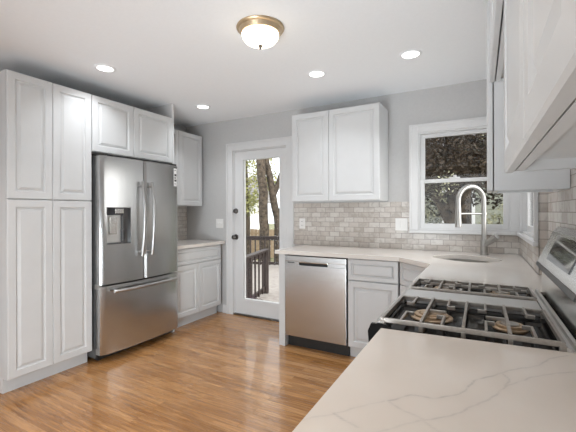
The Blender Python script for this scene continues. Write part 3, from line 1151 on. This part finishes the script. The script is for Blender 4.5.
r0 = recessed((-2.667, 1.80), 'lit recessed ceiling light above the floor in front of the pantry cabinet')
dup(r0, (-2.707, 2.98, ZC), 'lit recessed ceiling light near the far corner wall cupboard')
dup(r0, (-1.235, 2.74, ZC), 'lit recessed ceiling light in front of the wall cupboard on the back wall')
dup(r0, (-.478, 2.74, ZC), 'lit recessed ceiling light in front of the sink window')

t = thing('flush_ceiling_light', 'lit dome ceiling light with a brass rim and finial', 'ceiling light', (-1.236, 1.885, ZC), 0, (0, 0, 0))
MB().lathe([(0, 0), (.148, 0), (.151, -.006), (.146, -.013), (.134, -.016), (.130, -.024), (.122, -.040), (.112, -.042)], seg=40).build('rim', M['fixture'], t, 40)
MB().lathe([(.114, -.036), (.117, -.046), (.112, -.066), (.095, -.088), (.068, -.102), (.036, -.110), (0, -.112)], seg=40).build('glass_dome', M['dome'], t, 60)
MB().lathe([(.0, -.110), (.014, -.111), (.015, -.116), (.008, -.121), (.010, -.127), (.004, -.136), (0, -.138)], seg=16).build('finial', M['bronze'], t, 60)

# ------------------------------------------------------------------ outdoors
struct(MB().box(-40, 30, 3.9, 60, -1.15, -1.05).build('ground', M['soil']), 'lawn beyond the house')
b = MB()
for i in range(44):
    b.box(-9.5, -1.6, 3.73 + i * .143, 3.73 + i * .143 + .138, -.39, -.355)
struct(b.build('deck', M['deck']), 'weathered board deck outside the glazed door')


def railing(name, label, p0, p1, top, base, posts, nb):
    p0, p1 = Vector(p0), Vector(p1)
    ln = (p1 - p0).length
    t = thing(name, label, 'railing', (p0.x, p0.y, base), math.atan2(p1.y - p0.y, p1.x - p0.x), (0, 0, base))
    MB().box(-.05, ln + .05, -.06, .06, top - .035, top, .006).build('cap_rail', M['rail'], t)
    MB().box(0, ln, -.02, .02, top - .125, top - .04, .004).build('top_rail', M['rail'], t)
    MB().box(0, ln, -.02, .02, base + .07, base + .15, .004).build('bottom_rail', M['rail'], t)
    for u in posts:
        MB().box(u * ln - .045, u * ln + .045, -.045, .045, base, top - .036, .004).build('post', M['rail'], t)
    for i in range(nb):
        x = ln * (i + .5) / nb
        MB().box(x - .019, x + .019, -.045, -.021, base + .06, top - .05, .002).build('baluster', M['rail'], t)
    return t


railing('deck_railing', 'dark brown near railing with balusters seen low in the glazed door', (-3.30, 4.10), (-3.87, 6.08), .535, -.355, (0, .5, 1), 9)
railing('deck_railing', 'dark brown far railing crossing behind the near one outside the glazed door', (-8.6, 8.0), (-3.6, 9.75), .56, -.355, (0, .33, .66, 1), 36)

t = thing('garden_fence', 'tan board fence at the end of the garden beyond the deck', 'fence', (-20, 12.5, -1.05), math.atan2(5.5, 20), (0, 0, -1.05))
b = MB()
for i in range(75):
    b.box(i * .2, i * .2 + .185, 0, .02, -1.03, .40 + .01 * math.sin(i * 1.7))
b.build('fence_boards', M['fence'], t)
MB().box(0, 15, .02, .06, .15, .24).box(0, 15, .02, .06, -.7, -.61).build('fence_rails', M['fence'], t)


def leaves(name, parent, m, centres, n, size, rnd, org):
    """many small bent leaves round the given (x, y, z, r) clumps"""
    b = MB()
    for i in range(n):
        c = centres[i % len(centres)]
        v = Vector((rnd.gauss(0, 1), rnd.gauss(0, 1), rnd.gauss(0, 1)))
        v = v.normalized() * c[3] * rnd.random() ** .45
        p = Vector(c[:3]) + v
        a = Vector((rnd.gauss(0, 1), rnd.gauss(0, 1), rnd.gauss(0, .7))).normalized()
        q = a.cross(Vector((rnd.gauss(0, 1), rnd.gauss(0, 1), rnd.gauss(0, 1)))).normalized()
        s_ = size * rnd.uniform(.6, 1.3)
        nn = a.cross(q) * s_ * .18
        pts = [p - a * s_, p + q * s_ * .45 + nn, p + a * s_, p - q * s_ * .45 + nn]
        b.bm.faces.new([b.bm.verts.new(x) for x in pts])
    me_o = b.build(name, m, parent, org=org)
    return me_o


def tree(name, label, base, trunks, bark, leafsets, rnd):
    t = thing(name, label, 'tree', base, 0, tuple(base))
    for pts, rad in trunks:
        P = []
        for p, q in zip(pts, pts[1:]):
            for k in range(4):
                u = k / 4
                P.append(Vector(p).lerp(Vector(q), u) + Vector((rnd.uniform(-.02, .02), rnd.uniform(-.02, .02), 0)))
        P.append(Vector(pts[-1]))
        rr = [rad[0] + (rad[1] - rad[0]) * i / (len(P) - 1) for i in range(len(P))]
        MB().tube(P, rr, 14).build('trunk', bark, t, 60)
    for m, centres, n, size in leafsets:
        leaves('foliage', t, m, centres, n, size, rnd, tuple(base))
    return t


rnd = random.Random(11)
# two trunks seen through the glazed door
B0 = (-7.10, 10.9, -1.05)
tree('garden_tree', 'thick straight-trunked tree seen through the glazed door', B0,
     [([(-7.05, 10.95, -1.1), (-7.04, 10.95, .7), (-7.08, 10.93, 2.0), (-7.14, 10.9, 3.2), (-7.3, 10.8, 6.0)], (.18, .15)),
      ([(-7.09, 10.9, 2.4), (-7.5, 11.2, 4.2), (-8.0, 11.4, 6.0)], (.10, .04))], M['bark'],
     [(M['leafy'], [(-7.6, 11.2, 5.8, .9), (-6.8, 11.0, 6.4, .9)], 500, .08)], rnd)
B0 = (-6.72, 11.3, -1.05)
tree('garden_tree', 'forked leaning tree seen through the glazed door', B0,
     [([(-6.62, 11.3, -1.1), (-6.66, 11.3, .8), (-6.88, 11.25, 2.1), (-7.1, 11.2, 3.2), (-7.5, 11.1, 5.4)], (.15, .11)),
      ([(-6.84, 11.26, 1.9), (-6.60, 11.4, 2.6), (-6.40, 11.5, 3.3), (-6.0, 11.7, 5.0)], (.11, .06)),
      ([(-6.66, 11.3, .9), (-6.52, 11.4, 1.8), (-6.42, 11.45, 2.5), (-6.1, 11.6, 3.6)], (.08, .03))], M['bark'],
     [(M['leafy'], [(-6.0, 11.7, 5.0, .9), (-7.4, 11.1, 5.6, .8)], 400, .08)], rnd)
B0 = (-10.4, 14.6, -1.05)
tree('garden_tree', 'yellow-green leafy tree behind the straight trunk, seen through the glazed door', B0,
     [([(-10.4, 14.6, -1.1), (-10.4, 14.6, 1.4), (-10.5, 14.6, 4.5)], (.16, .08))], M['bark'],
     [(M['leafy'], [(-10.6, 14.4, 3.3, 1.0), (-9.9, 14.9, 3.9, .9), (-10.3, 14.5, 2.4, .9), (-10.9, 14.2, 4.4, 1.0), (-9.6, 15.1, 2.9, .7), (-10.2, 14.7, 5.0, .9), (-10.9, 14.3, 1.9, .8), (-10.2, 14.6, 1.7, .7), (-11.4, 14.0, 3.0, .9)], 3400, .085)], rnd)
# house far beyond the fence
t = thing('house', 'white neighbouring house with a grey roof beyond the fence', 'house', (-24, 26, -1.05), .45, (0, 0, -1.05))
MB().box(-6, 6, -4, 4, -1.05, 2.3).build('house_wall', M['housew'], t)
MB().xprism([(-4.5, 2.2), (0, 4.6), (4.5, 2.2)], -6.4, 6.4).build('roof', M['shingle'], t)
for x in (-3.5, 0, 3.5):
    MB().box(x - .5, x + .5, -4.04, -3.98, .4, 1.7, .01).build('house_window', M['glassblack'], t)
tag(MB().tube([(-8.3, 12.6, -1.06), (-8.3, 12.6, 1.75)], .035, 8).lathe([(.06, 0), (.07, .05), (.03, .09), (0, .10)], (-8.3, 12.6, 1.75)).build('garden_post', M['rail'], org=(-8.3, 12.6, -1.05)),
    'thin dark garden post standing before the yellow-green tree', 'post').location = (-8.3, 12.6, -1.05)
# low plant and pale stone by the railing
t = thing('potted_plant', 'low dark purple-leaved plant in a pot on the deck by the near railing', 'plant', (-3.18, 4.62, -.355), 0, (-3.18, 4.62, -.355))
MB().lathe([(0, 0), (.07, 0), (.095, .13), (.105, .13), (.105, .15), (.09, .15), (.085, .13), (0, .13)], (-3.18, 4.62, -.355)).build('pot', M['rail'], t, 40)
leaves('foliage', t, M['leafp'], [(-3.18, 4.62, -.15, .15), (-3.26, 4.60, -.19, .11)], 260, .04, rnd, (-3.18, 4.62, -.355))
b = MB()
bmesh.ops.create_icosphere(b.bm, subdivisions=3, radius=.10)
for v in b.bm.verts:
    k = 1 + .12 * math.sin(v.co.x * 40) * math.cos(v.co.y * 35)
    v.co = Vector((v.co.x * k, v.co.y * k * .8, v.co.z * k * .75))
o = tag(b.build('garden_stone', M['stone'], None, 60), 'pale rounded stone on the deck beside the dark plant', 'stone')
o.location = (-2.93, 4.66, -.285)

# view of the sink window
B0 = (-.55, 7.7, -1.05)
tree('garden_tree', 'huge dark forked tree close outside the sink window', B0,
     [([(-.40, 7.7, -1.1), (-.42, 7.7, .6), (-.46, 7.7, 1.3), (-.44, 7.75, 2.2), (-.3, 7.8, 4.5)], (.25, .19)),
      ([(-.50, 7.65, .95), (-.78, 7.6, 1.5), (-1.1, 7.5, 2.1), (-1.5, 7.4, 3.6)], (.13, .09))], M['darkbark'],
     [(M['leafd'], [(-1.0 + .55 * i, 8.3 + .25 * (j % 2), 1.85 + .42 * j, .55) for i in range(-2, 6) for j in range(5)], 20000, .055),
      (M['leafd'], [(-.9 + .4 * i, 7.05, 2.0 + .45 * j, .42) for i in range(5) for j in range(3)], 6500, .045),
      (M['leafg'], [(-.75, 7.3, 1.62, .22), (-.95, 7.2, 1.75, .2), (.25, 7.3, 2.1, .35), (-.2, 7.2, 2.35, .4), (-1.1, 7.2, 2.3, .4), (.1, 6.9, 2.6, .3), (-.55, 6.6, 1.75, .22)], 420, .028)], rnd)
for i, (x, y, r, lab) in enumerate(((-1.2, 8.5, .74, 'olive shrub under the fork of the dark tree outside the sink window'),
                                    (.55, 7.2, .62, 'leafy olive shrub on the faucet side of the dark tree outside'),
                                    (1.5, 7.9, .7, 'olive shrub furthest along outside the sink window toward the side window'))):
    t = thing('garden_shrub', lab, 'shrub', (x, y, -1.05), 0, (x, y, -1.05))
    leaves('foliage', t, M['leafg'], [(x, y, -.3, r), (x + .1, y - .1, .4, r), (x - .2, y - .1, .95, r * .8), (x + .2, y - .1, 1.2, r * .62)], 2000, .045, rnd, (x, y, -1.05))
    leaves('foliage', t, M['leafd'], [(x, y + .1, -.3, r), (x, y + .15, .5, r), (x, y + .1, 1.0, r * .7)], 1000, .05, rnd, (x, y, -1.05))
    for k in range(4):
        MB().tube([(x, y, -1.06), (x + .2 * math.cos(k * 1.6), y + .2 * math.sin(k * 1.6), .2), (x + .35 * math.cos(k * 1.6), y + .3 * math.sin(k * 1.6), 1.2)], [.03, .02, .008], 7).build('stem', M['darkbark'], t)
t = thing('house', 'pale green sided house behind the trees outside the sink window', 'house', (.6, 13.5, -1.05), .05, (0, 0, -1.05))
b = MB()
for i in range(30):
    b.xprism([(0, -1.05 + i * .15), (-.022, -1.05 + i * .15), (-.006, -.90 + i * .15), (0, -.90 + i * .15)], -3.6, 3.6)
b.box(-3.6, 3.6, 0, 6, -1.05, 3.45)
b.build('house_wall', M['siding'], t)
MB().xprism([(-.6, 3.4), (3, 5.4), (6.6, 3.4)], -4, 4).build('roof', M['shingle'], t)
f_ = MB().box(-1.9, -.9, -.05, 0, .6, 2.0, .01).build('house_window', M['trimw'], t)
MB().box(-1.8, -1.0, -.06, -.045, .7, 1.9).build('pane', M['glassblack'], f_)
